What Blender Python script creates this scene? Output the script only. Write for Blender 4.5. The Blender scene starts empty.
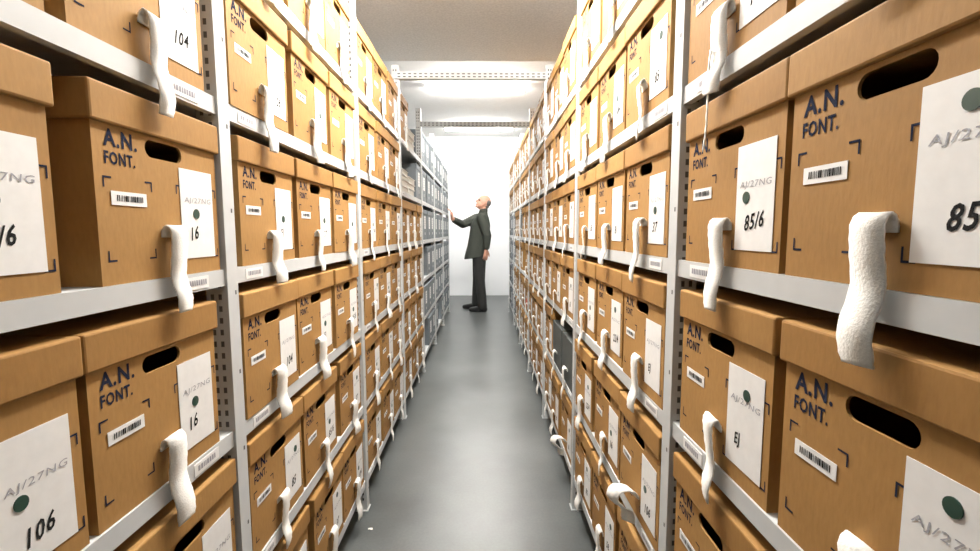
import bpy, bmesh, math, random
from mathutils import Vector, Matrix
R = math.radians
random.seed(11)
C = bpy.context.scene.collection
SC = bpy.context.scene

# ------------------------------------------------------------------ measured layout (metres)
CAM_H = 1.267
WL, WR = 0.538, 0.405            # distance from the camera's axis to the two shelf fronts
BAY = 1.0532
POST_L, POST_R = 0.9995, 0.9895  # centre of the first upright along the aisle
DH = 0.3475
BASE = {'left': CAM_H - 0.0781, 'right': CAM_H - 0.0605}
DEPTH = 0.42
LIP = 0.034
POST_TOP = 2.315

# ------------------------------------------------------------------ materials
def nodes(name):
    m = bpy.data.materials.new(name); m.use_nodes = True
    nt = m.node_tree
    return m, nt, nt.nodes['Principled BSDF']

def plain(name, col, rough=0.6, metal=0.0, spec=0.5, noise=0.0, nscale=30.0, bump=0.0):
    m, nt, b = nodes(name)
    b.inputs['Roughness'].default_value = rough
    b.inputs['Metallic'].default_value = metal
    b.inputs['Specular IOR Level'].default_value = spec
    b.inputs['Base Color'].default_value = (*col, 1)
    if noise or bump:
        tc = nt.nodes.new('ShaderNodeTexCoord'); n = nt.nodes.new('ShaderNodeTexNoise')
        n.inputs['Scale'].default_value = nscale; n.inputs['Detail'].default_value = 5
        nt.links.new(tc.outputs['Object'], n.inputs['Vector'])
        if noise:
            r = nt.nodes.new('ShaderNodeValToRGB')
            r.color_ramp.elements[0].position = 0.3; r.color_ramp.elements[1].position = 0.7
            r.color_ramp.elements[0].color = (*[c * (1 - noise) for c in col], 1)
            r.color_ramp.elements[1].color = (*[min(1, c * (1 + noise)) for c in col], 1)
            nt.links.new(n.outputs['Fac'], r.inputs['Fac']); nt.links.new(r.outputs['Color'], b.inputs['Base Color'])
        if bump:
            bp = nt.nodes.new('ShaderNodeBump'); bp.inputs['Strength'].default_value = bump; bp.inputs['Distance'].default_value = 0.003
            nt.links.new(n.outputs['Fac'], bp.inputs['Height']); nt.links.new(bp.outputs['Normal'], b.inputs['Normal'])
    return m

def cardboard():
    m, nt, b = nodes('kraft_cardboard')
    b.inputs['Roughness'].default_value = 0.72
    b.inputs['Specular IOR Level'].default_value = 0.25
    oi = nt.nodes.new('ShaderNodeObjectInfo'); ra = nt.nodes.new('ShaderNodeValToRGB')
    ra.color_ramp.elements[0].color = (0.295, 0.156, 0.047, 1); ra.color_ramp.elements[1].color = (0.355, 0.197, 0.065, 1)
    nt.links.new(oi.outputs['Random'], ra.inputs['Fac'])
    tc = nt.nodes.new('ShaderNodeTexCoord')
    mp = nt.nodes.new('ShaderNodeMapping'); mp.inputs['Scale'].default_value = (1, 1, 0.35)
    nt.links.new(tc.outputs['Object'], mp.inputs['Vector'])
    n1 = nt.nodes.new('ShaderNodeTexNoise'); n1.inputs['Scale'].default_value = 160; n1.inputs['Detail'].default_value = 4
    n2 = nt.nodes.new('ShaderNodeTexNoise'); n2.inputs['Scale'].default_value = 7; n2.inputs['Detail'].default_value = 3
    nt.links.new(mp.outputs['Vector'], n1.inputs['Vector']); nt.links.new(tc.outputs['Object'], n2.inputs['Vector'])
    ad = nt.nodes.new('ShaderNodeMath'); ad.operation = 'ADD'
    nt.links.new(n1.outputs['Fac'], ad.inputs[0]); nt.links.new(n2.outputs['Fac'], ad.inputs[1])
    mr = nt.nodes.new('ShaderNodeMapRange'); mr.inputs['From Min'].default_value = 0.6; mr.inputs['From Max'].default_value = 1.4
    mr.inputs['To Min'].default_value = 0.86; mr.inputs['To Max'].default_value = 1.12
    nt.links.new(ad.outputs[0], mr.inputs['Value'])
    mx = nt.nodes.new('ShaderNodeVectorMath'); mx.operation = 'SCALE'
    nt.links.new(ra.outputs['Color'], mx.inputs[0]); nt.links.new(mr.outputs['Result'], mx.inputs['Scale'])
    nt.links.new(mx.outputs['Vector'], b.inputs['Base Color'])
    bp = nt.nodes.new('ShaderNodeBump'); bp.inputs['Strength'].default_value = 0.12; bp.inputs['Distance'].default_value = 0.002
    nt.links.new(n1.outputs['Fac'], bp.inputs['Height']); nt.links.new(bp.outputs['Normal'], b.inputs['Normal'])
    return m

def floor_mat():
    m, nt, b = nodes('sealed_grey_floor')
    tc = nt.nodes.new('ShaderNodeTexCoord')
    n1 = nt.nodes.new('ShaderNodeTexNoise'); n1.inputs['Scale'].default_value = 2.2; n1.inputs['Detail'].default_value = 6
    n2 = nt.nodes.new('ShaderNodeTexNoise'); n2.inputs['Scale'].default_value = 90; n2.inputs['Detail'].default_value = 3
    nt.links.new(tc.outputs['Object'], n1.inputs['Vector']); nt.links.new(tc.outputs['Object'], n2.inputs['Vector'])
    r = nt.nodes.new('ShaderNodeValToRGB')
    r.color_ramp.elements[0].position = 0.3; r.color_ramp.elements[1].position = 0.75
    r.color_ramp.elements[0].color = (0.056, 0.062, 0.061, 1); r.color_ramp.elements[1].color = (0.115, 0.124, 0.122, 1)
    nt.links.new(n1.outputs['Fac'], r.inputs['Fac'])
    mx = nt.nodes.new('ShaderNodeVectorMath'); mx.operation = 'SCALE'
    mr = nt.nodes.new('ShaderNodeMapRange'); mr.inputs['To Min'].default_value = 0.8; mr.inputs['To Max'].default_value = 1.2
    nt.links.new(n2.outputs['Fac'], mr.inputs['Value'])
    nt.links.new(r.outputs['Color'], mx.inputs[0]); nt.links.new(mr.outputs['Result'], mx.inputs['Scale'])
    nt.links.new(mx.outputs['Vector'], b.inputs['Base Color'])
    m2 = nt.nodes.new('ShaderNodeMapRange'); m2.inputs['To Min'].default_value = 0.27; m2.inputs['To Max'].default_value = 0.40
    nt.links.new(n1.outputs['Fac'], m2.inputs['Value']); nt.links.new(m2.outputs['Result'], b.inputs['Roughness'])
    bp = nt.nodes.new('ShaderNodeBump'); bp.inputs['Strength'].default_value = 0.08; bp.inputs['Distance'].default_value = 0.004
    n3 = nt.nodes.new('ShaderNodeTexNoise'); n3.inputs['Scale'].default_value = 9; n3.inputs['Detail'].default_value = 2
    nt.links.new(tc.outputs['Object'], n3.inputs['Vector'])
    return m

def emitter(name, col, strength):
    m = bpy.data.materials.new(name); m.use_nodes = True
    nt = m.node_tree; nt.nodes.clear()
    o = nt.nodes.new('ShaderNodeOutputMaterial'); e = nt.nodes.new('ShaderNodeEmission')
    e.inputs['Color'].default_value = (*col, 1); e.inputs['Strength'].default_value = strength
    nt.links.new(e.outputs[0], o.inputs['Surface'])
    return m

M = dict(
    card=cardboard(),
    ink=plain('blue_black_ink', (0.018, 0.022, 0.040), 0.95, spec=0.05),
    label=plain('white_label_paper', (0.80, 0.80, 0.79), 0.6, noise=0.03, nscale=60),
    stamp=plain('grey_stamp_ink', (0.36, 0.36, 0.39), 0.95, spec=0.05),
    pen=plain('black_pen_ink', (0.02, 0.02, 0.02), 0.95, spec=0.05),
    dot=plain('dark_green_sticker', (0.012, 0.045, 0.032), 0.45),
    red=plain('red_sticker', (0.55, 0.06, 0.04), 0.5),
    strap=plain('white_cotton_tape', (0.84, 0.83, 0.79), 0.85, noise=0.04, nscale=300, bump=0.35),
    steel=plain('light_grey_painted_steel', (0.54, 0.56, 0.565), 0.42, noise=0.03, nscale=25),
    hole=plain('dark_perforation', (0.09, 0.09, 0.09), 0.8),
    back=plain('added_dark_back_sheet', (0.16, 0.15, 0.14), 0.7),  # shade behind the boxes put into the colour
    greybox=plain('blue_grey_board', (0.155, 0.180, 0.200), 0.65, noise=0.06, nscale=20),
    darkbox=plain('dark_green_grey_board', (0.055, 0.062, 0.058), 0.6, noise=0.1, nscale=20),
    paper=plain('white_file_paper', (0.78, 0.77, 0.74), 0.7, noise=0.05, nscale=40),
    pages=plain('page_edges', (0.62, 0.60, 0.55), 0.8, noise=0.15, nscale=200),
    floor=floor_mat(),
    wall=plain('white_wall_paint', (0.86, 0.88, 0.90), 0.7, noise=0.015, nscale=3),
    ceiling_lit=plain('glare_white_ceiling', (0.88, 0.88, 0.86), 0.8, noise=0.02, nscale=20),  # lamp glare put into the colour: paler copy of the ceiling
    fill_cut_wall=plain('fill_cut_grey', (0.22, 0.22, 0.21), 0.8, noise=0.05, nscale=3),  # kept dark to cut light bounced off the unseen front wall
    ceiling=plain('rough_white_ceiling', (0.74, 0.725, 0.69), 0.9, noise=0.10, nscale=70, bump=0.5),
    fixture=plain('white_lamp_housing', (0.8, 0.8, 0.8), 0.4),
    tube=emitter('fluorescent_tube', (1.0, 0.965, 0.90), 60.0),
    skin=plain('skin', (0.50, 0.26, 0.18), 0.5, noise=0.06, nscale=40),
    lips=plain('lips', (0.36, 0.14, 0.11), 0.5),
    hair=plain('grey_hair', (0.10, 0.09, 0.085), 0.7, noise=0.3, nscale=120, bump=0.5),
    jacket=plain('dark_olive_grey_cloth', (0.024, 0.028, 0.021), 0.85, noise=0.12, nscale=200, bump=0.3),
    trouser=plain('dark_grey_cloth', (0.013, 0.0135, 0.013), 0.85, noise=0.1, nscale=200),
    shoe=plain('black_leather', (0.010, 0.010, 0.010), 0.35),
    shirt=plain('pale_shirt', (0.22, 0.24, 0.20), 0.8),
    eye=plain('eye', (0.05, 0.04, 0.035), 0.3),
)

# ------------------------------------------------------------------ mesh helpers
class MB:
    """collects faces with material slots, builds ONE mesh"""
    def __init__(s): s.v = []; s.f = []; s.mi = []; s.mats = []
    def slot(s, m):
        if m not in s.mats: s.mats.append(m)
        return s.mats.index(m)
    def add(s, verts, faces, m):
        k = len(s.v); s.v += [tuple(v) for v in verts]; i = s.slot(m)
        for f in faces: s.f.append([k + q for q in f]); s.mi.append(i)
    def box(s, x0, x1, y0, y1, z0, z1, m):
        s.add([(x0,y0,z0),(x1,y0,z0),(x1,y1,z0),(x0,y1,z0),(x0,y0,z1),(x1,y0,z1),(x1,y1,z1),(x0,y1,z1)],
              [(0,3,2,1),(4,5,6,7),(0,1,5,4),(1,2,6,5),(2,3,7,6),(3,0,4,7)], m)
    def quad(s, a, b, c, d, m): s.add([a, b, c, d], [(0, 1, 2, 3)], m)
    def xz(s, x0, x1, z0, z1, y, m):      # a rectangle facing -y
        s.quad((x0, y, z0), (x1, y, z0), (x1, y, z1), (x0, y, z1), m)
    def mesh(s, name, smooth=False, bevel=0.0, segs=2):
        me = bpy.data.meshes.new(name); me.from_pydata(s.v, [], s.f)
        for m in s.mats: me.materials.append(m)
        for p, i in zip(me.polygons, s.mi): p.material_index = i; p.use_smooth = smooth
        if bevel:
            bm = bmesh.new(); bm.from_mesh(me)
            bmesh.ops.bevel(bm, geom=bm.edges[:], offset=bevel, segments=segs, affect='EDGES', profile=0.5)
            bm.to_mesh(me); bm.free()
        me.update(); return me

def obj(name, me, parent=None, loc=None, rotz=None):
    o = bpy.data.objects.new(name, me); C.objects.link(o)
    if parent is not None: o.parent = parent
    if loc is not None: o.location = loc
    if rotz is not None: o.rotation_euler = (0, 0, rotz)
    return o

def empty(name, loc=(0, 0, 0), rotz=0):
    o = bpy.data.objects.new(name, None); C.objects.link(o)
    o.location = loc; o.rotation_euler = (0, 0, rotz); o.empty_display_size = 0.05
    return o

def tag(o, label, cat, group=None, kind=None):
    o['label'] = label; o['category'] = cat
    if group: o['group'] = group
    if kind: o['kind'] = kind
    return o

def struct(o): o['kind'] = 'structure'; return o

def text_geo(s, cap, bold=0.0, shear=0.0, res=2, narrow=1.0):
    """outline letters standing in the xz plane, left-bottom at the origin, capital height cap"""
    cu = bpy.data.curves.new('letters', 'FONT'); cu.body = s; cu.size = 1.0
    cu.offset = bold; cu.shear = shear; cu.resolution_u = res; cu.fill_mode = 'FRONT'; cu.space_character = 1.12
    o = bpy.data.objects.new('letters', cu); C.objects.link(o)
    dg = bpy.context.evaluated_depsgraph_get(); dg.update()
    me = o.evaluated_get(dg).to_mesh()
    vs = [v.co.copy() for v in me.vertices]; fs = [tuple(p.vertices) for p in me.polygons]
    o.evaluated_get(dg).to_mesh_clear()
    bpy.data.objects.remove(o); bpy.data.curves.remove(cu)
    if not vs: return [], [], 0
    x0 = min(v.x for v in vs); z0 = min(v.y for v in vs)
    k = cap / (max(v.y for v in vs) - z0)
    vs = [((v.x - x0) * k * narrow, 0.0, (v.y - z0) * k) for v in vs]
    return vs, fs, max(v[0] for v in vs)

def put_text(mb, s, x, z, y, cap, m, bold=0.0, shear=0.0, width=None, narrow=1.0, tilt=0.0):
    vs, fs, w = text_geo(s, cap, bold, shear, narrow=narrow)
    if not vs: return
    k = (width / w) if width else 1.0
    ct, st = math.cos(tilt), math.sin(tilt)
    mb.add([(x + v[0] * k * ct - v[2] * st, y, z + v[0] * k * st + v[2] * ct) for v in vs], fs, m)

# ------------------------------------------------------------------ the brown archive box
BW, BD, BH = 0.300, 0.370, 0.276      # carton
LO, LZ0, LZ1 = 0.007, 0.2325, 0.288    # lid

def carton_mesh():
    bm = bmesh.new()
    x0, x1 = -BW / 2, BW / 2
    hw, hr, hz = 0.046, 0.0140, 0.2120
    outer = [bm.verts.new(p) for p in ((x0, 0, 0), (x1, 0, 0), (x1, 0, BH), (x0, 0, BH))]
    hole = []
    for k in range(9):
        a = -math.pi / 2 + math.pi * k / 8
        hole.append(bm.verts.new((hw - hr + hr * math.cos(a), 0, hz + hr * math.sin(a))))
    for k in range(9):
        a = math.pi / 2 + math.pi * k / 8
        hole.append(bm.verts.new((-hw + hr + hr * math.cos(a), 0, hz + hr * math.sin(a))))
    es = [bm.edges.new((outer[i], outer[(i + 1) % 4])) for i in range(4)]
    es += [bm.edges.new((hole[i], hole[(i + 1) % len(hole)])) for i in range(len(hole))]
    bmesh.ops.triangle_fill(bm, edges=es, use_beauty=True, use_dissolve=False)
    b = [bm.verts.new(p) for p in ((x0, BD, 0), (x1, BD, 0), (x1, BD, BH), (x0, BD, BH))]
    for q in ((outer[0], outer[3], b[3], b[0]), (outer[1], b[1], b[2], outer[2]), (b[0], b[3], b[2], b[1]), (outer[0], b[0], b[1], outer[1])):
        bm.faces.new(q)
    bmesh.ops.recalc_face_normals(bm, faces=bm.faces[:])
    cen = Vector((0, BD / 2, BH / 2))
    f0 = max(bm.faces, key=lambda f: f.calc_area())
    if (f0.calc_center_median() - cen).dot(f0.normal) < 0: bmesh.ops.reverse_faces(bm, faces=bm.faces[:])
    bmesh.ops.solidify(bm, geom=bm.faces[:], thickness=0.004)
    mb = MB()
    bm.verts.ensure_lookup_table(); bm.verts.index_update()
    mb.add([v.co for v in bm.verts], [[v.index for v in f.verts] for f in bm.faces], M['card'])
    bm.free()
    ymin = min(v[1] for v in mb.v)
    y = ymin - 0.0006
    put_text(mb, 'A.N.', -0.130, 0.2010, y, 0.0255, M['ink'], bold=0.030, width=0.066)
    put_text(mb, 'FONT.', -0.130, 0.1755, y, 0.0190, M['ink'], bold=0.028, width=0.060)
    a, t = 0.016, 0.0026
    for (bx0, bx1, bz0, bz1) in ((-0.136, -0.036, 0.034, 0.158), (0.024, 0.145, 0.028, 0.160)):
        for (cx, sx) in ((bx0, 1), (bx1, -1)):
            for (cz, sz) in ((bz0, 1), (bz1, -1)):
                mb.xz(min(cx, cx + sx * a), max(cx, cx + sx * a), min(cz, cz + sz * t), max(cz, cz + sz * t), y, M['ink'])
                mb.xz(min(cx, cx + sx * t), max(cx, cx + sx * t), min(cz + sz * t, cz + sz * a), max(cz + sz * t, cz + sz * a), y, M['ink'])
    return mb.mesh('carton'), ymin

def lid_mesh():
    mb = MB()
    x0, x1, y0, y1 = -BW / 2 - LO, BW / 2 + LO, -LO, BD + LO
    t = 0.0045
    mb.box(x0, x1, y0, y1, LZ0, LZ1, M['card'])
    return mb.mesh('lid', bevel=0.0035)

CART, YF = carton_mesh()
LID = lid_mesh()

CODES = ['85/6', '16', '106', '8/6', '85', 'EJ', '81', '22/4', '104', '37', '9/2', '58']
def label_mesh(i):
    rr = random.Random(100 + i)
    mb = MB(); y = YF - 0.0006
    x0, x1, z0, z1 = 0.034, 0.133, 0.029, 0.191
    mb.box(x0, x1, y - 0.0007, y, z0, z1, M['label'])
    yy = y - 0.0012
    put_text(mb, 'AJ/27NG', x0 + 0.010, z0 + 0.098 + rr.uniform(-.006, .006), yy, 0.0125, M['stamp'], bold=0.0, width=0.082, shear=0.1)
    put_text(mb, CODES[i], x0 + 0.030 + rr.uniform(-.008, .006), z0 + 0.026 + rr.uniform(-.006, .006), yy, 0.0245, M['pen'], bold=0.02, shear=0.35, narrow=0.8, tilt=rr.uniform(.02, .2))
    return mb.mesh('label')
LABELS = [label_mesh(i) for i in range(len(CODES))]

def dot_mesh(i):
    rr = random.Random(40 + i)
    cx = 0.083 + rr.uniform(-0.022, 0.022); cz = [0.163, 0.114, 0.158, 0.108][i % 4] + rr.uniform(-.006, .006)
    mb = MB(); r = 0.0092; n = 20
    y1 = YF - 0.0024; y0 = YF - 0.0012
    fr = [(cx + r * math.cos(2 * math.pi * k / n), y1, cz + r * math.sin(2 * math.pi * k / n)) for k in range(n)]
    bk = [(p[0], y0, p[2]) for p in fr]
    mb.add(fr + bk, [tuple(range(n))] + [(k, k + n, (k + 1) % n + n, (k + 1) % n) for k in range(n)], M['dot'])
    return mb.mesh('dot_sticker')
DOTS = [dot_mesh(i) for i in range(8)]

def barcode_mesh():
    mb = MB(); y = YF - 0.0006
    x0, x1, z0, z1 = -0.123, -0.051, 0.117, 0.1375
    mb.box(x0, x1, y - 0.0006, y, z0, z1, M['label'])
    rr = random.Random(5); x = x0 + 0.010
    while x < x1 - 0.010:
        w = rr.choice((0.0008, 0.0012, 0.0018, 0.0026))
        mb.xz(x, x + w, z0 + 0.006, z1 - 0.0055, y - 0.0011, M['pen']); x += w + rr.choice((0.0008, 0.0014, 0.002))
    return mb.mesh('barcode_sticker')
BARCODE = barcode_mesh()

def catmull(pts, n=7):
    out = []
    P = [Vector(p) for p in pts]; P = [2 * P[0] - P[1]] + P + [2 * P[-1] - P[-2]]
    for i in range(1, len(P) - 2):
        for k in range(n):
            t = k / n; a, b, c, d = P[i - 1], P[i], P[i + 1], P[i + 2]
            out.append(0.5 * ((2 * b) + (c - a) * t + (2 * a - 5 * b + 4 * c - d) * t * t + (3 * b - a - 3 * c + d) * t ** 3))
    out.append(P[-2]); return out

def ribbon_mesh(pts, width, twist, thick=0.003):
    """flat tape of real thickness following pts (x, y, z); its width lies along x turned by twist about z"""
    c = catmull(pts); n = len(c); mb = MB(); vs = []; fs = []
    for i, p in enumerate(c):
        tn = (c[min(i + 1, n - 1)] - c[max(i - 1, 0)]).normalized()
        u = i / (n - 1)
        a = twist[0] * (1 - u) + twist[1] * u
        w = Vector((math.cos(a), math.sin(a), 0)); w = (w - tn * w.dot(tn)).normalized()
        nr = tn.cross(w).normalized()
        hw = width / 2 * (1.0 if i < n - 2 else 0.92)
        rip = 0.0004 * math.sin(i * 1.7)
        for sx, sn in ((-1, -1), (0, -1.0), (1, -1), (1, 1), (0, 1.0), (-1, 1)):
            vs.append(p + w * hw * sx + nr * (thick / 2 * sn + (rip if sx == 0 else -rip)))
    for i in range(n - 1):
        for k in range(6):
            fs.append((i * 6 + k, i * 6 + (k + 1) % 6, (i + 1) * 6 + (k + 1) % 6, (i + 1) * 6 + k))
    fs.append(tuple(range(5, -1, -1))); fs.append(tuple((n - 1) * 6 + k for k in range(6)))
    mb.add(vs, fs, M['strap']); me = mb.mesh('pull_strap', smooth=True); return me

def strap_mesh(i):
    rr = random.Random(300 + i)
    y0 = YF
    kind = 'hang' if i not in (8, 9) else 'loop'
    if kind == 'hang':
        dx = rr.uniform(-.014, .014); zt = rr.uniform(.070, .088); L = rr.uniform(-.075, -.045)
        o = rr.uniform(.014, .019)
        pts = [(0, y0 - .001, zt - .016), (0, y0 - .003, zt - .004), (0, y0 - o * .6, zt + .003), (dx * .1, y0 - o - .001, zt - .008),
               (dx * .4, y0 - o, zt * .5), (dx * .7, y0 - o + .003, 0.0), (dx, y0 - o - .006, L * .55), (dx * 1.2, y0 - o - .006, L)]
        tw = (rr.uniform(-.1, .1), rr.uniform(-.28, .28)); w = rr.uniform(.040, .046)
        if i >= 10: w = .040; tw = (0, .1); pts[-1] = (.004, y0 - o - .004, -0.080); pts[-2] = (.003, y0 - o - .009, -.045)
    else:
        pts = [(0, y0 - .001, .052), (0.004, y0 - .02, .078), (.008, y0 - .055, .082), (.010, y0 - .068, .060), (.010, y0 - .05, .038), (.008, y0 - .028, .020), (.008, y0 - .024, -.01)]
        tw = (.3, .8); w = .040
    return ribbon_mesh(pts, w, tw)
STRAPS = [strap_mesh(i) for i in range(12)]

def archive_box(loc, rotz, code, dot, strap, yaw=0.0, with_dot=True, red=False):
    r = empty('archive_box', loc, rotz + yaw)
    obj('carton', CART, r)
    obj('lid', LID, r)
    lb = obj('label', LABELS[code], r); lb['label'] = 'white paper label'
    if with_dot: obj('dot_sticker', DOTS[dot], lb)['label'] = 'dark green round sticker'
    obj('barcode_sticker', BARCODE, r)['label'] = 'white barcode sticker'
    obj('pull_strap', STRAPS[strap], r)['label'] = 'white cotton pull strap'
    if red: obj('colour_sticker', RED, r)['label'] = 'red sticker'
    return r
_m = MB(); _m.box(-0.13, -0.02, YF - 0.0016, YF - 0.0006, 0.05, 0.11, M['red']); RED = _m.mesh('colour_sticker')

# ------------------------------------------------------------------ other contents
GW, GD, GH = 0.296, 0.36, 0.268
def grey_body(mat, h):
    mb = MB(); mb.box(-GW / 2, GW / 2, 0, GD, 0, h, mat)
    return mb.mesh('body', bevel=0.003)
GREY, DARK = grey_body(M['greybox'], GH), grey_body(M['darkbox'], 0.235)
def grey_label():
    mb = MB(); mb.box(-0.035, 0.055, -0.0013, -0.0003, 0.10, 0.215, M['label'])
    for k in range(4): mb.xz(-0.022, 0.035 - 0.01 * (k % 2), 0.19 - k * 0.022, 0.196 - k * 0.022, -0.0018, M['stamp'])
    return mb.mesh('label')
GLAB = grey_label()
def flap():
    mb = MB(); mb.box(-GW / 2 - .002, GW / 2 + .002, -0.0035, GD + .003, GH - 0.035, GH + 0.003, M['greybox']); return mb.mesh('lid', bevel=.002)
GFLAP = flap()
def ring():
    mb = MB(); n = 18; vs = []; fs = []
    for k in range(n):
        a = 2 * math.pi * k / n
        for rr_, y in ((.013, -.0025), (.009, -.0025), (.009, -.0002), (.013, -.0002)): vs.append((rr_ * math.cos(a), y, .055 + rr_ * math.sin(a)))
    for k in range(n):
        for q in range(4): fs.append((k * 4 + q, k * 4 + (q + 1) % 4, ((k + 1) % n) * 4 + (q + 1) % 4, ((k + 1) % n) * 4 + q))
    mb.add(vs, fs, M['steel']); return mb.mesh('pull_ring')
GRING = ring()
def grey_box(loc, rotz, dark=False):
    r = empty('document_box', loc, rotz)
    obj('body', DARK if dark else GREY, r)
    if not dark:
        obj('lid', GFLAP, r)
        obj('label', GLAB, r)['label'] = 'white paper label'
        obj('pull_ring', GRING, r)['label'] = 'light metal pull ring'
    else:
        obj('pull_strap', STRAPS[3], r)['label'] = 'white cotton pull strap'
    return r
def folder_mesh(t):
    mb = MB(); w, d = 0.305, 0.33
    mb.box(-w / 2, w / 2, 0, d, 0, 0.003, M['paper']); mb.box(-w / 2 + .006, w / 2 - .006, .005, d - .004, .003, t - .003, M['pages'])
    mb.box(-w / 2, w / 2, 0, d, t - 0.003, t, M['paper'])
    return mb.mesh('document_folder')
FOLD = {t: folder_mesh(t) for t in (0.03, 0.038, 0.046)}

# ------------------------------------------------------------------ the two racks
def shelf_mesh():
    mb = MB(); w = BAY - 0.004
    hw = w / 2
    mb.box(-hw, hw, 0.0, DEPTH, -0.004, 0, M['steel'])                     # tray
    mb.box(-hw, hw, 0.0, 0.002, -LIP, -0.004, M['steel'])                  # front lip
    mb.box(-hw, hw, 0.002, 0.016, -LIP, -LIP + 0.002, M['steel'])          # lip return
    mb.box(-hw, hw, DEPTH - .002, DEPTH, -LIP, -0.004, M['steel'])
    mb.box(-hw, hw, DEPTH * .5 - .02, DEPTH * .5 + .02, -0.022, -0.004, M['steel'])
    return mb.mesh('shelf')
SHELF = shelf_mesh()
PWID, PDEP = 0.042, 0.040
def post_mesh(top, bend=1):
    """slotted angle upright: plain front flange, perforated side flange and rear lip"""
    mb = MB(); hw = PWID / 2; t = 0.0025
    mb.box(-hw, hw, -0.005, -0.005 + t, 0.004, top, M['steel'])
    for sx in (-1, 1):
        xa, xb = (-hw, -hw + t) if sx < 0 else (hw - t, hw)
        mb.box(xa, xb, -0.005 + t, PDEP, 0.004, top, M['steel'])
        xo = -hw - 0.0004 if sx < 0 else hw + 0.0004
        z = 0.05
        while z < top - 0.03:
            for yy in (0.008, 0.024):
                a, b, c, d = (xo, yy, z), (xo, yy + .007, z), (xo, yy + .007, z + .012), (xo, yy, z + .012)
                if sx < 0: mb.quad(b, a, d, c, M['hole'])
                else: mb.quad(a, b, c, d, M['hole'])
            z += 0.025
    z = 0.09
    while z < top - 0.03:
        mb.xz(0.006, 0.012, z, z + 0.009, -0.0055, M['hole']); z += 0.1738
    mb.box(-hw - .006, hw + .006, -0.010, PDEP + .006, 0, 0.005, M['steel'])     # foot plate
    return mb.mesh('post')
POST = post_mesh(POST_TOP)
_b = MB(); _b.box(-BAY / 2, BAY / 2, DEPTH + .003, DEPTH + .006, 0.06, 2.20, M['back']); BACK = _b.mesh('added_back_panel')  # unseen sheet added to close the rack backs and keep gaps dark
def shelf_label_mesh(i):
    rr = random.Random(i); mb = MB()
    mb.box(-.040, .040, -0.0012, -0.0002, -.029, -.006, M['label'])
    x = -.030
    while x < .028:
        w = rr.uniform(.003, .007); mb.xz(x, x + w, -.022, -.012, -0.0017, M['stamp']); x += w + .002
    return mb.mesh('shelf_label')
SLAB = [shelf_label_mesh(i) for i in range(3)]

def rack(side, label):
    s = 1 if side == 'right' else -1
    x = WR if s > 0 else -WL
    rz = R(-90) if s > 0 else R(90)
    p0 = POST_R if s > 0 else POST_L
    root = empty('shelving_rack', (x, p0, 0), rz)
    tag(root, label, 'shelving rack')
    lx = lambda yworld: -(yworld - p0) * s            # along-rack local x
    for i in range(-1, 7):
        obj('post', POST, root, (lx(p0 + i * BAY), 0, 0))
        obj('post', POST, root, (lx(p0 + i * BAY), DEPTH - PDEP + .002, 0))
    for b in range(0, 7):
        cy = p0 + (b - .5) * BAY
        for k in range(-3, 3):
            sh = obj('shelf', SHELF, root, (lx(cy), 0.0, BASE[side] + k * DH))
            if b >= 1 or k > -3:
                # card holder sticker at the near end of each bay's front lip
                off = -(BAY / 2 - .105) if b >= 1 else (BAY / 2 - .12)
                l_ = obj('shelf_label', SLAB[(b + k) % 3], sh, (-(off) * s, 0, 0))
                l_['label'] = 'small white shelf label'
        obj('added_back_panel', BACK, root, (lx(cy), 0, 0))
    return root
rack('left', 'long light grey steel shelving rack along the left side of the aisle')
rack('right', 'long light grey steel shelving rack along the right side of the aisle')

ORD = ['first', 'second', 'third', 'fourth', 'fifth', 'sixth', 'seventh', 'eighth', 'ninth', 'tenth', 'eleventh', 'twelfth', 'thirteenth',
       'fourteenth', 'fifteenth', 'sixteenth', 'seventeenth', 'eighteenth', 'nineteenth']
SHN = {-3: 'bottom shelf', -2: 'second shelf up', -1: 'third shelf up', 0: 'fourth shelf up', 1: 'fifth shelf up', 2: 'top shelf'}
SLOT = (BAY - 0.046) / 3

def content(side, bay, k, slot):
    """what stands in a place: 'b' brown box, 'g' grey box, 'd' dark box, 'f' flat folders, '' empty.  slot 0 is nearest the camera"""
    if side == 'left':
        if bay <= 2: return 'b'
        if bay == 3:
            if k == 1: return 'f' if slot < 2 else 'g'
            if k == 2: return ('b', 'f', '')[slot]
            return 'b'
        if bay == 4 and slot == 0 and k in (-1, -3): return ''
        if bay == 5 and slot == 1 and k == -3: return ''
        return 'g'
    if bay == 2 and k == -2 and slot < 2: return 'd'
    if bay == 4 and k == -1 and slot == 1: return ''
    if bay == 4 and k == 0 and slot == 2: return 'd'  # dark box put in for the shade of an empty slot
    if bay == 6 and k <= 0: return 'g' if slot != 2 else 'd'  # dark boxes added in the last slots for the dark rack end
    if bay == 5 and k in (0, -1, -3) and slot == 2: return 'g'
    return 'b'

LOOSE = ribbon_mesh([(-.022, YF - .018, .02), (-.024, YF - .020, -.02), (-.021, YF - .021, -.07), (-.027, YF - .019, -.11), (-.031, YF - .021, -.15)], .005, (.2, -.3), .0015)
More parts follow.
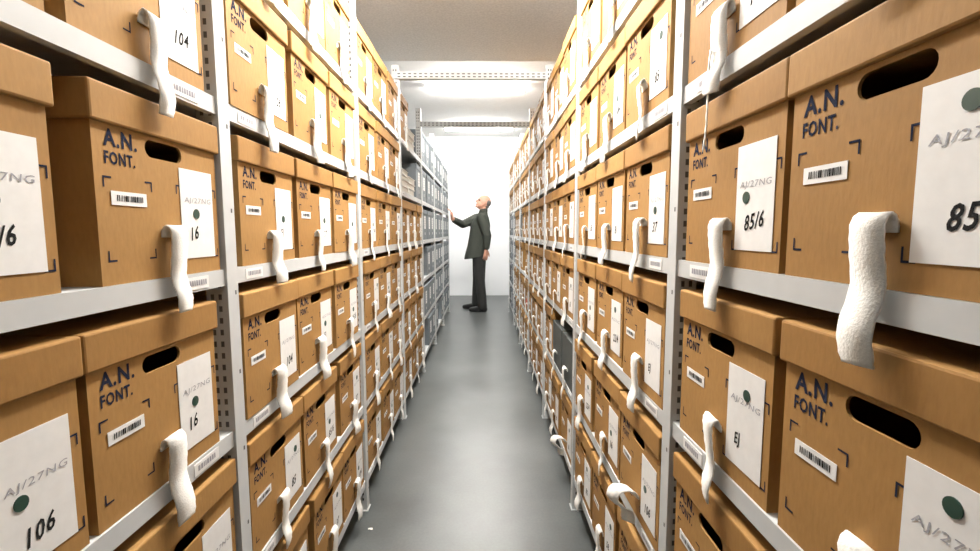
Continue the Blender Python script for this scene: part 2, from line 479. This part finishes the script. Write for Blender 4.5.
# hand-set near boxes: (side, level, place) -> (centre along the aisle, code, dot, strap); place 0 stands against the first upright, 1 before it
NEAR = {
 ('right', 0, 0): (0.7900, 0, 3, 0), ('right', 0, 1): (0.4760, 4, 0, 10),
 ('right', 1, 0): (0.8060, 2, 1, 5), ('right', 1, 1): (0.4850, 5, 2, 4),
 ('right', -1, 0): (0.7880, 5, 2, 2), ('right', -1, 1): (0.4615, 6, 0, 11),
 ('right', -2, 0): (0.7950, 3, 4, 6), ('right', -2, 1): (0.4650, 7, 5, 7),
 ('left', 0, 0): (0.8195, 1, 1, 1), ('left', 0, 1): (0.4550, 3, 5, 4),
 ('left', 1, 0): (0.7970, 8, 4, 11), ('left', 1, 1): (0.4650, 7, 2, 6),
 ('left', -1, 0): (0.7800, 1, 1, 0), ('left', -1, 1): (0.4640, 2, 3, 5),
 ('left', -2, 0): (0.8195, 9, 3, 2), ('left', -2, 1): (0.4920, 10, 2, 7),
}
AX = {'right': (WR, -90, 1), 'left': (-WL, 90, -1)}
def place(side, k, yc, recess):
    x, rz, s = AX[side]
    return (x + s * recess, yc, BASE[side] + k * DH + 0.0006), R(rz)

for (side, k, pl), (yc, code, dot, st) in NEAR.items():
    loc, rz = place(side, k, yc, 0.003)
    b = archive_box(loc, rz, code, dot, st, yaw=R(random.uniform(-.4, .4)))
    if (side, k, pl) == ('right', 1, 0): obj('loose_tape', LOOSE, b)['label'] = 'thin frayed end of white tape hanging below the shelf'
    where = 'just before the first upright' if pl == 0 else 'cut by the picture edge'
    tag(b, f'big brown archive box {where}, {SHN[k]}, {side} rack', 'archive box', f'brown archive boxes on the {side} rack')

for side in ('left', 'right'):
    p0 = POST_R if side == 'right' else POST_L
    for k in range(-3, 3):
        n = {'b': 0, 'g': 0, 'd': 0, 'f': 0}
        for bay in range(1, 7):
            cut = sorted(random.random() for _ in range(3)); slack = 3 * SLOT - 3 * 0.3195
            for slot in range(3):
                c = content(side, bay, k, slot)
                if not c: continue
                yc = p0 + (bay - 1) * BAY + PWID / 2 + .003 + 0.3195 * (slot + .5) + slack * cut[slot]
                rec = random.uniform(-0.002, 0.005)
                if c == 'd': rec = 0.003
                loc, rz = place(side, k, yc, rec)
                n[c] += 1
                if c == 'b':
                    st = random.randrange(8)
                    if (side, k, bay, slot) in (('right', -2, 1, 0), ('right', -3, 2, 0)): st = 8
                    if (side, k, bay, slot) == ('left', -2, 1, 1): st = 11
                    o = archive_box(loc, rz, random.randrange(len(CODES)), random.randrange(8), st, yaw=R(random.uniform(-.7, .7)),
                                    with_dot=random.random() < .85, red=(side, bay, k, slot) == ('right', 4, -2, 0))
                    what = 'brown archive box with red sticker' if (side, bay, k, slot) == ('right', 4, -2, 0) else 'brown archive box'
                    tag(o, f'{what}, {ORD[n[c]-1]} beyond the first upright, {SHN[k]}, {side} rack', 'archive box', f'brown archive boxes on the {side} rack')
                elif c == 'g':
                    o = grey_box(loc, rz)
                    tag(o, f'blue grey document box, {ORD[n[c]-1]} grey one along the {SHN[k]}, {side} rack', 'box', f'grey document boxes at the far end of the {side} rack')
                elif c == 'd':
                    o = grey_box(loc, rz, True)
                    tag(o, f'dark lidless document box, {ORD[n[c]-1]} dark one along the {SHN[k]}, {side} rack', 'box', 'dark document boxes on the right rack')
                else:
                    z = 0; m_ = 0
                    for t in ((0.038, 0.046, 0.03, 0.038) if slot == 0 else (0.046, 0.038, 0.046)):
                        f = obj('document_folder', FOLD[t], None, (loc[0], loc[1], loc[2] + z), rz + R(random.uniform(-2, 2)))
                        z += t + .0006; m_ += 1
                        tag(f, f'flat white folder, {ORD[m_-1]} from bottom of {("nearer" if slot == 0 else "farther")} stack, {SHN[k]}, left rack', 'folder', 'flat white folders stacked on the left rack')

# tie bars across the top of the aisle
def bar_mesh(x0, x1):
    mb = MB(); h = 0.042
    mb.box(x0, x1, 0, 0.003, 0, h, M['steel']); mb.box(x0, x1, 0.003, 0.040, 0, 0.003, M['steel'])
    x = x0 + 0.03
    while x < x1 - 0.04:
        for zz in (0.008, 0.026): mb.xz(x, x + 0.018, zz, zz + 0.007, -0.0005, M['hole'])
        x += 0.034
    return mb.mesh('tie_bar')
for j, (i, z, w) in enumerate(((2, 2.228, 'nearest the camera'), (3, 2.160, 'middle one of three'), (4, 2.160, 'farthest from the camera'))):
    o = obj('tie_bar', bar_mesh(-WL - .03, WR + .03), None, (0, POST_L + i * BAY - 0.030, z))
    tag(o, f'pale slotted steel tie bar spanning the aisle overhead, {w}', 'tie bar', 'tie bars between the two racks')

# ------------------------------------------------------------------ room
def slab(name, x0, x1, y0, y1, z0, z1, m):
    mb = MB(); mb.box(x0, x1, y0, y1, z0, z1, m); return struct(obj(name, mb.mesh(name)))
XL, XR, YN, YB = -2.6, 2.6, -2.4, 9.20
STEP_Y, LOWC, HIGHC = 4.18, CAM_H + 1.45, CAM_H + 1.80
slab('floor', XL, XR, YN, YB, -0.1, 0, M['floor'])
slab('wall_back', XL, XR, YB, YB + .1, 0, 3.3, M['wall'])
slab('wall_front', XL, XR, YN - .1, YN, 0, 3.3, M['fill_cut_wall'])
slab('wall_left', XL - .1, XL, YN - .1, YB + .1, 0, 3.3, M['wall'])
slab('wall_right', XR, XR + .1, YN - .1, YB + .1, 0, 3.3, M['wall'])
slab('ceiling', XL, XR, STEP_Y, YB, HIGHC, 3.3, M['ceiling_lit'])
slab('ceiling_low', XL, XR, YN, STEP_Y, LOWC, 3.3, M['ceiling'])

# fluorescent battens
def tube_mesh(L, r=0.014, m=None):
    mb = MB(); n = 12
    vs = [(e * L / 2, r * math.cos(2 * math.pi * k / n), r * math.sin(2 * math.pi * k / n)) for e in (-1, 1) for k in range(n)]
    fs = [(k, (k + 1) % n, n + (k + 1) % n, n + k) for k in range(n)] + [tuple(range(n - 1, -1, -1)), tuple(range(n, 2 * n))]
    mb.add(vs, fs, m or M['tube']); return mb.mesh('tube')
def batten(loc, rz, label, L=1.16, n=2, power=60.0, drop=0):
    r = empty('ceiling_light', loc, rz); tag(r, label, 'ceiling light', 'fluorescent ceiling lights')
    mb = MB(); mb.box(-L / 2 - .03, L / 2 + .03, -.022, .022, -.035, 0, M['fixture'])
    for e in (-1, 1): mb.box(e * (L / 2 + .015) - .015, e * (L / 2 + .015) + .015, -.052, .052, -.075, -.035, M['fixture'])
    if drop:
        for e in (-.35, .35): mb.box(e - .006, e + .006, -.006, .006, 0, drop, M['fixture'])
    obj('housing', mb.mesh('housing'), r)
    tm = tube_mesh(L, m=emitter('fluorescent_tube', (1.0, 0.965, 0.915), power))
    for q in ((-.036, .036) if n == 2 else (0,)): obj('tube', tm, r, (0, q, -.055))
    return r
XC = (WR - WL) / 2
batten((XC, 0.45, LOWC - 0.46), R(90), 'fluorescent ceiling light above the near end of the aisle', power=25, drop=0.46)
batten((XC, 1.74, LOWC - 0.20), R(90), 'fluorescent ceiling light on the low ceiling before the step', power=760, drop=0.20)
batten((XC, 4.32, HIGHC), 0, 'fluorescent ceiling light just behind the ceiling step', power=850)
batten((XC, 6.0, HIGHC), 0, 'fluorescent ceiling light on the high ceiling above mid aisle', power=480)
batten((XC, 8.3, HIGHC), 0, 'fluorescent ceiling light above the cross aisle by the back wall', power=330)

# a scrap of paper on the floor
_p = MB(); _n = 7
_vs = [(0.010 * (1 + .3 * math.sin(k * 2.3)) * math.cos(2 * math.pi * k / _n), 0.007 * math.sin(2 * math.pi * k / _n), 0.0005 + 0.003 * (k % 2)) for k in range(_n)] + [(0, 0, 0.006)]
_p.add(_vs, [(k, (k + 1) % _n, _n) for k in range(_n)] + [tuple(range(_n - 1, -1, -1))], M['paper'])
tag(obj('paper_scrap', _p.mesh('paper_scrap'), None, (-0.487, 1.90, 0.0)), 'tiny pale paper scrap on the grey floor beside the left rack', 'paper scrap')

# ------------------------------------------------------------------ person
def blob_mesh(name, prims, mats, voxel, smooth=6, paint=None):
    """prims: ('t', [(point, radius)...]) tapered limbs, ('e', centre, radii, (axis, angle) or None) ellipsoids -> ONE continuous surface"""
    bm = bmesh.new()
    for p in prims:
        if p[0] == 't':
            ch = p[1]
            for (a, ra), (b, rb) in zip(ch, ch[1:]):
                a, b = Vector(a), Vector(b); d = b - a
                q = d.to_track_quat('Z', 'Y').to_matrix().to_4x4()
                bmesh.ops.create_cone(bm, cap_ends=True, segments=20, radius1=ra, radius2=rb, depth=d.length, matrix=Matrix.Translation((a + b) / 2) @ q)
            for a, ra in ch:
                bmesh.ops.create_icosphere(bm, subdivisions=3, radius=ra, matrix=Matrix.Translation(Vector(a)))
        elif p[0] == 'e':
            c, rad = p[1], p[2]
            rot = Matrix.Rotation(p[3][1], 4, p[3][0]) if len(p) > 3 and p[3] else Matrix.Identity(4)
            bmesh.ops.create_icosphere(bm, subdivisions=4, radius=1.0, matrix=Matrix.Translation(Vector(c)) @ rot @ Matrix.Diagonal((*rad, 1)))
        else:                                   # 'l' loft of elliptical rings (centre, rx, ry)
            rings = []
            n = 28
            for c, rx, ry in p[1]:
                rings.append([bm.verts.new((c[0] + rx * math.cos(2 * math.pi * k / n), c[1] + ry * math.sin(2 * math.pi * k / n), c[2] + (c[3] * math.cos(2 * math.pi * k / n) if len(c) > 3 else 0))) for k in range(n)])
            for r0, r1 in zip(rings, rings[1:]):
                for k in range(n): bm.faces.new((r0[k], r0[(k + 1) % n], r1[(k + 1) % n], r1[k]))
            bm.faces.new(rings[0][::-1]); bm.faces.new(rings[-1])
    me = bpy.data.meshes.new(name); bm.to_mesh(me); bm.free()
    o = bpy.data.objects.new(name + '_source', me); C.objects.link(o)
    r = o.modifiers.new('r', 'REMESH'); r.mode = 'VOXEL'; r.voxel_size = voxel
    if smooth:
        s = o.modifiers.new('s', 'SMOOTH'); s.iterations = smooth; s.factor = 0.5
    dg = bpy.context.evaluated_depsgraph_get(); dg.update()
    out = bpy.data.meshes.new_from_object(o.evaluated_get(dg)); out.name = name
    bpy.data.objects.remove(o); bpy.data.meshes.remove(me)
    out.materials.clear()
    for m in mats: out.materials.append(m)
    for p in out.polygons:
        p.use_smooth = True; p.material_index = paint(p.center) if paint else 0
    return out

# the figure faces -x (towards the left rack); +y is away from the camera; origin on the floor under the hips
PX, PY = -0.074, 7.40
person = empty('person', (PX, PY, 0))
tag(person, 'man in dark suit at the far end of the aisle reaching to the left rack', 'person')
# joints, local
HIP, CHEST, NECK, HEAD = (0.00, 0, .95), (0.02, 0, 1.33), (0.075, 0, 1.575), (0.078, 0, 1.715)
tilt = ('Y', R(14))
def hx(dx, dy, dz):      # head space: -x is the face direction, tilted back about 20 degrees and turned a little to the camera
    v = Matrix.Rotation(R(22), 4, 'Z') @ (Matrix.Rotation(R(20), 4, 'Y') @ Vector((dx, dy, dz)))
    return (HEAD[0] + v.x, HEAD[1] + v.y, HEAD[2] + v.z)
hr = Matrix.Rotation(R(22), 4, 'Z') @ Matrix.Rotation(R(20), 4, 'Y')
sh_R, el_R, wr_R = (-.03, .145, 1.47), (-.245, -.05, 1.370), (-0.392, -.275, 1.450)
sh_L, el_L, wr_L = (0.045, -.195, 1.46), (.135, -.235, 1.20), (.120, -.215, .985)
prims = [
    ('e', HEAD, (.098, .076, .112), ('Y', R(20))),
    ('e', hx(-.035, 0, -.055), (.066, .056, .070), ('Y', R(20))),
    ('e', hx(.012, 0, .025), (.100, .078, .090), ('Y', R(20))),
    ('e', hx(-.082, 0, .022), (.020, .050, .014), ('Y', R(20))),
    ('t', [(hx(-.092, 0, .012), .010), (hx(-.118, 0, -.028), .014), (hx(-.100, 0, -.034), .013)]),
    ('e', hx(-.098, 0, -.066), (.012, .026, .010), ('Y', R(20))),
    ('e', hx(-.086, 0, -.100), (.022, .026, .018), ('Y', R(20))),
    ('e', hx(.012, .080, -.004), (.018, .010, .033), ('Y', R(20))),
    ('e', hx(.012, -.080, -.004), (.018, .010, .033), ('Y', R(20))),
    ('t', [(hx(.02, 0, -.06), .058), ((.075, 0, 1.58), .058), ((.06, 0, 1.50), .066)]),
    ('l', [((.02, 0, .86), .10, .15), ((.0, 0, 1.0), .105, .145), ((.02, 0, 1.2), .11, .15), ((.035, 0, 1.38), .115, .175), ((.05, 0, 1.47), .085, .16), ((.058, 0, 1.53), .055, .08)]),
    ('t', [(sh_R, .058), (el_R, .042), (wr_R, .028)]),
    ('t', [(sh_L, .058), (el_L, .042), (wr_L, .028)]),
    ('t', [((.01, -.09, .90), .085), ((.02, -.10, .50), .055), ((.065, -.10, .10), .040)]),
    ('t', [((.01, .09, .90), .085), ((-.025, .11, .50), .055), ((-.05, .16, .11), .040)]),
]
# right hand: palm and five fingers laid on the box front
def hand(prims, wrist, palm_dir, up, side, L, curl, spread=1.0):
    w = Vector(wrist); d = Vector(palm_dir).normalized(); n = Vector(up).normalized(); n = (n - d * n.dot(d)).normalized(); s = d.cross(n) * side
    base = w + d * (.48 * L)
    prims.append(('t', [(w, .026), (w + d * .2 * L + s * .008, .024), (base, .020)]))
    for q, (off, ln, r) in enumerate(((-.027, .46, .0088), (-.009, .52, .0092), (.010, .48, .0090), (.027, .38, .0080))):
        p0 = w + d * .16 * L + s * off * .6
        p1 = base + s * off
        a1, a2 = curl[0], curl[1]
        d1 = d * math.cos(a1) - n * math.sin(a1) + s * off * 3 * spread
        d2 = d * math.cos(a2) - n * math.sin(a2) + s * off * 2 * spread
        p2 = p1 + d1.normalized() * ln * L * .55; p3 = p2 + d2.normalized() * ln * L * .45
        prims.append(('t', [(p0, .015), (p1, r * 1.2), (p2, r), (p3, r * .8)]))
    t0 = w + d * .12 * L - s * .018; t1 = w + d * .32 * L - s * .048 - n * .008; t2 = w + d * .55 * L - s * .058 - n * .018
    prims.append(('t', [(t0, .016), (t1, .0115), (t2, .009)]))
hand(prims, wr_R, (-.10, -.20, .97), (.95, .1, .1), 1, .185, (.35, .9))
hand(prims, wr_L, (-.12, .02, -1), (0.2, -1, 0), 1, .185, (.25, .7))
LIPC = Vector(hx(-.104, 0, -.066))
def paint_body(c): return 1 if (Vector(c) - LIPC).length < .017 else 0
obj('body', blob_mesh('body', prims, [M['skin'], M['lips']], .0055, 3, paint_body), person)
for sy in (-1, 1):
    bm = bmesh.new(); bmesh.ops.create_uvsphere(bm, u_segments=14, v_segments=10, radius=.0125, matrix=Matrix.Translation(hx(-.081, sy * .032, .004)))
    me = bpy.data.meshes.new('eye'); bm.to_mesh(me); bm.free(); me.materials.append(M['eye']); obj('eye', me, person)
# hair: a fringe round the back and sides, bald on top
hp = [('e', hx(.046, 0, .012), (.078, .0805, .076), ('Y', R(20))), ('e', hx(.060, 0, -.045), (.050, .070, .040), ('Y', R(20))), ('e', hx(.035, .058, .008), (.056, .026, .045), ('Y', R(20))), ('e', hx(.035, -.058, .008), (.056, .026, .045), ('Y', R(20)))]
obj('hair', blob_mesh('hair', hp, [M['hair']], .006, 3), person)
# jacket: trunk, skirt, both sleeves
jp = [
    ('l', [((-.045, 0, .855, .03), .185, .205), ((-.040, 0, .90, .02), .183, .205), ((-.01, 0, 1.05), .165, .20), ((.012, 0, 1.20), .160, .205), ((.030, 0, 1.36), .155, .215), ((.048, 0, 1.46), .120, .20), ((.062, 0, 1.525), .082, .105), ((.072, 0, 1.555), .074, .082)]),
    ('t', [(sh_R, .078), (el_R, .060), (Vector(wr_R) * .8 + Vector(el_R) * .2, .048)]),
    ('t', [(sh_L, .080), (el_L, .064), (Vector(wr_L) * .82 + Vector(el_L) * .18, .050)]),
]
def paint_jacket(c): return 0
obj('jacket', blob_mesh('jacket', jp, [M['jacket']], .009, 4), person)['label'] = 'dark olive grey suit jacket'
cp = [('t', [((.070, 0, 1.540), .070), ((.080, 0, 1.585), .066)])]
obj('collar', blob_mesh('collar', cp, [M['jacket']], .007, 2), person)
tp = [
    ('l', [((.0, 0, .84), .125, .16), ((.0, 0, .93), .125, .16), ((.0, 0, 1.0), .115, .15)]),
    ('t', [((.01, -.085, .86), .108), ((.02, -.10, .50), .078), ((.050, -.10, .20), .072), ((.055, -.10, .085), .074)]),
    ('t', [((.005, .085, .86), .108), ((-.020, .11, .50), .078), ((-.045, .155, .20), .070), ((-.05, .16, .10), .070)]),
]
obj('trousers', blob_mesh('trousers', tp, [M['trouser']], .009, 4), person)['label'] = 'dark grey trousers'
def shoe(ax, ay, ang, lift=0.0):
    m = Matrix.Translation((ax, ay, lift)) @ Matrix.Rotation(ang, 4, 'Z')
    T = lambda *p: tuple(m @ Vector(p))
    pr = [('t', [(T(.035, 0, .048), .042), (T(-.03, 0, .060), .044), (T(-.12, 0, .043), .042), (T(-.185, 0, .036), .034)]),
          ('t', [(T(.05, 0, .018), .017), (T(-.20, 0, .018), .017)]), ('t', [(T(.04, .02, .016), .015), (T(-.18, .024, .016), .015)]), ('t', [(T(.04, -.02, .016), .015), (T(-.18, -.024, .016), .015)]),
          ('t', [(T(.005, 0, .05), .046), (T(.005, 0, .11), .045)])]
    return blob_mesh('shoe', pr, [M['shoe']], .006, 2)
obj('shoe', shoe(.060, -.10, R(-6)), person)
obj('shoe', shoe(-.06, .165, R(-14)), person)

# ------------------------------------------------------------------ camera
f_px, pitch, yaw, roll = 469.05, 0.0945, 0.0140, 0.0026
def tocam(X, Y, Z):                         # X right, Y up, Z forward -> camera axes
    x = X * math.cos(yaw) - Z * math.sin(yaw); z = X * math.sin(yaw) + Z * math.cos(yaw)
    y2 = Y * math.cos(pitch) + z * math.sin(pitch); z2 = -Y * math.sin(pitch) + z * math.cos(pitch)
    return (x * math.cos(roll) - y2 * math.sin(roll), x * math.sin(roll) + y2 * math.cos(roll), z2)
ex, ef, eu = tocam(1, 0, 0), tocam(0, 0, 1), tocam(0, 1, 0)   # images of world x, y(forward), z(up)
cam = bpy.data.cameras.new('camera'); co = bpy.data.objects.new('camera', cam); C.objects.link(co)
right = Vector((ex[0], ef[0], eu[0])); up = Vector((ex[1], ef[1], eu[1])); fwd = Vector((ex[2], ef[2], eu[2]))
m = Matrix.Identity(4)
for i in range(3): m[i][0] = right[i]; m[i][1] = up[i]; m[i][2] = -fwd[i]
m[2][3] = CAM_H
co.matrix_world = m
cam.sensor_width = 36; cam.sensor_fit = 'HORIZONTAL'; cam.lens = f_px / 980 * 36; cam.clip_start = 0.02
SC.camera = co

# ------------------------------------------------------------------ world and view
w = bpy.data.worlds.new('world'); SC.world = w; w.use_nodes = True
w.node_tree.nodes['Background'].inputs['Color'].default_value = (0.9, 0.95, 1, 1)
w.node_tree.nodes['Background'].inputs['Strength'].default_value = 0.0
SC.view_settings.view_transform = 'Standard'; SC.view_settings.look = 'None'
SC.view_settings.gamma = 1.0; SC.view_settings.use_curve_mapping = False
SC.view_settings.exposure = -0.95
SC.cycles.use_denoising = True
SC.cycles.max_bounces = 8
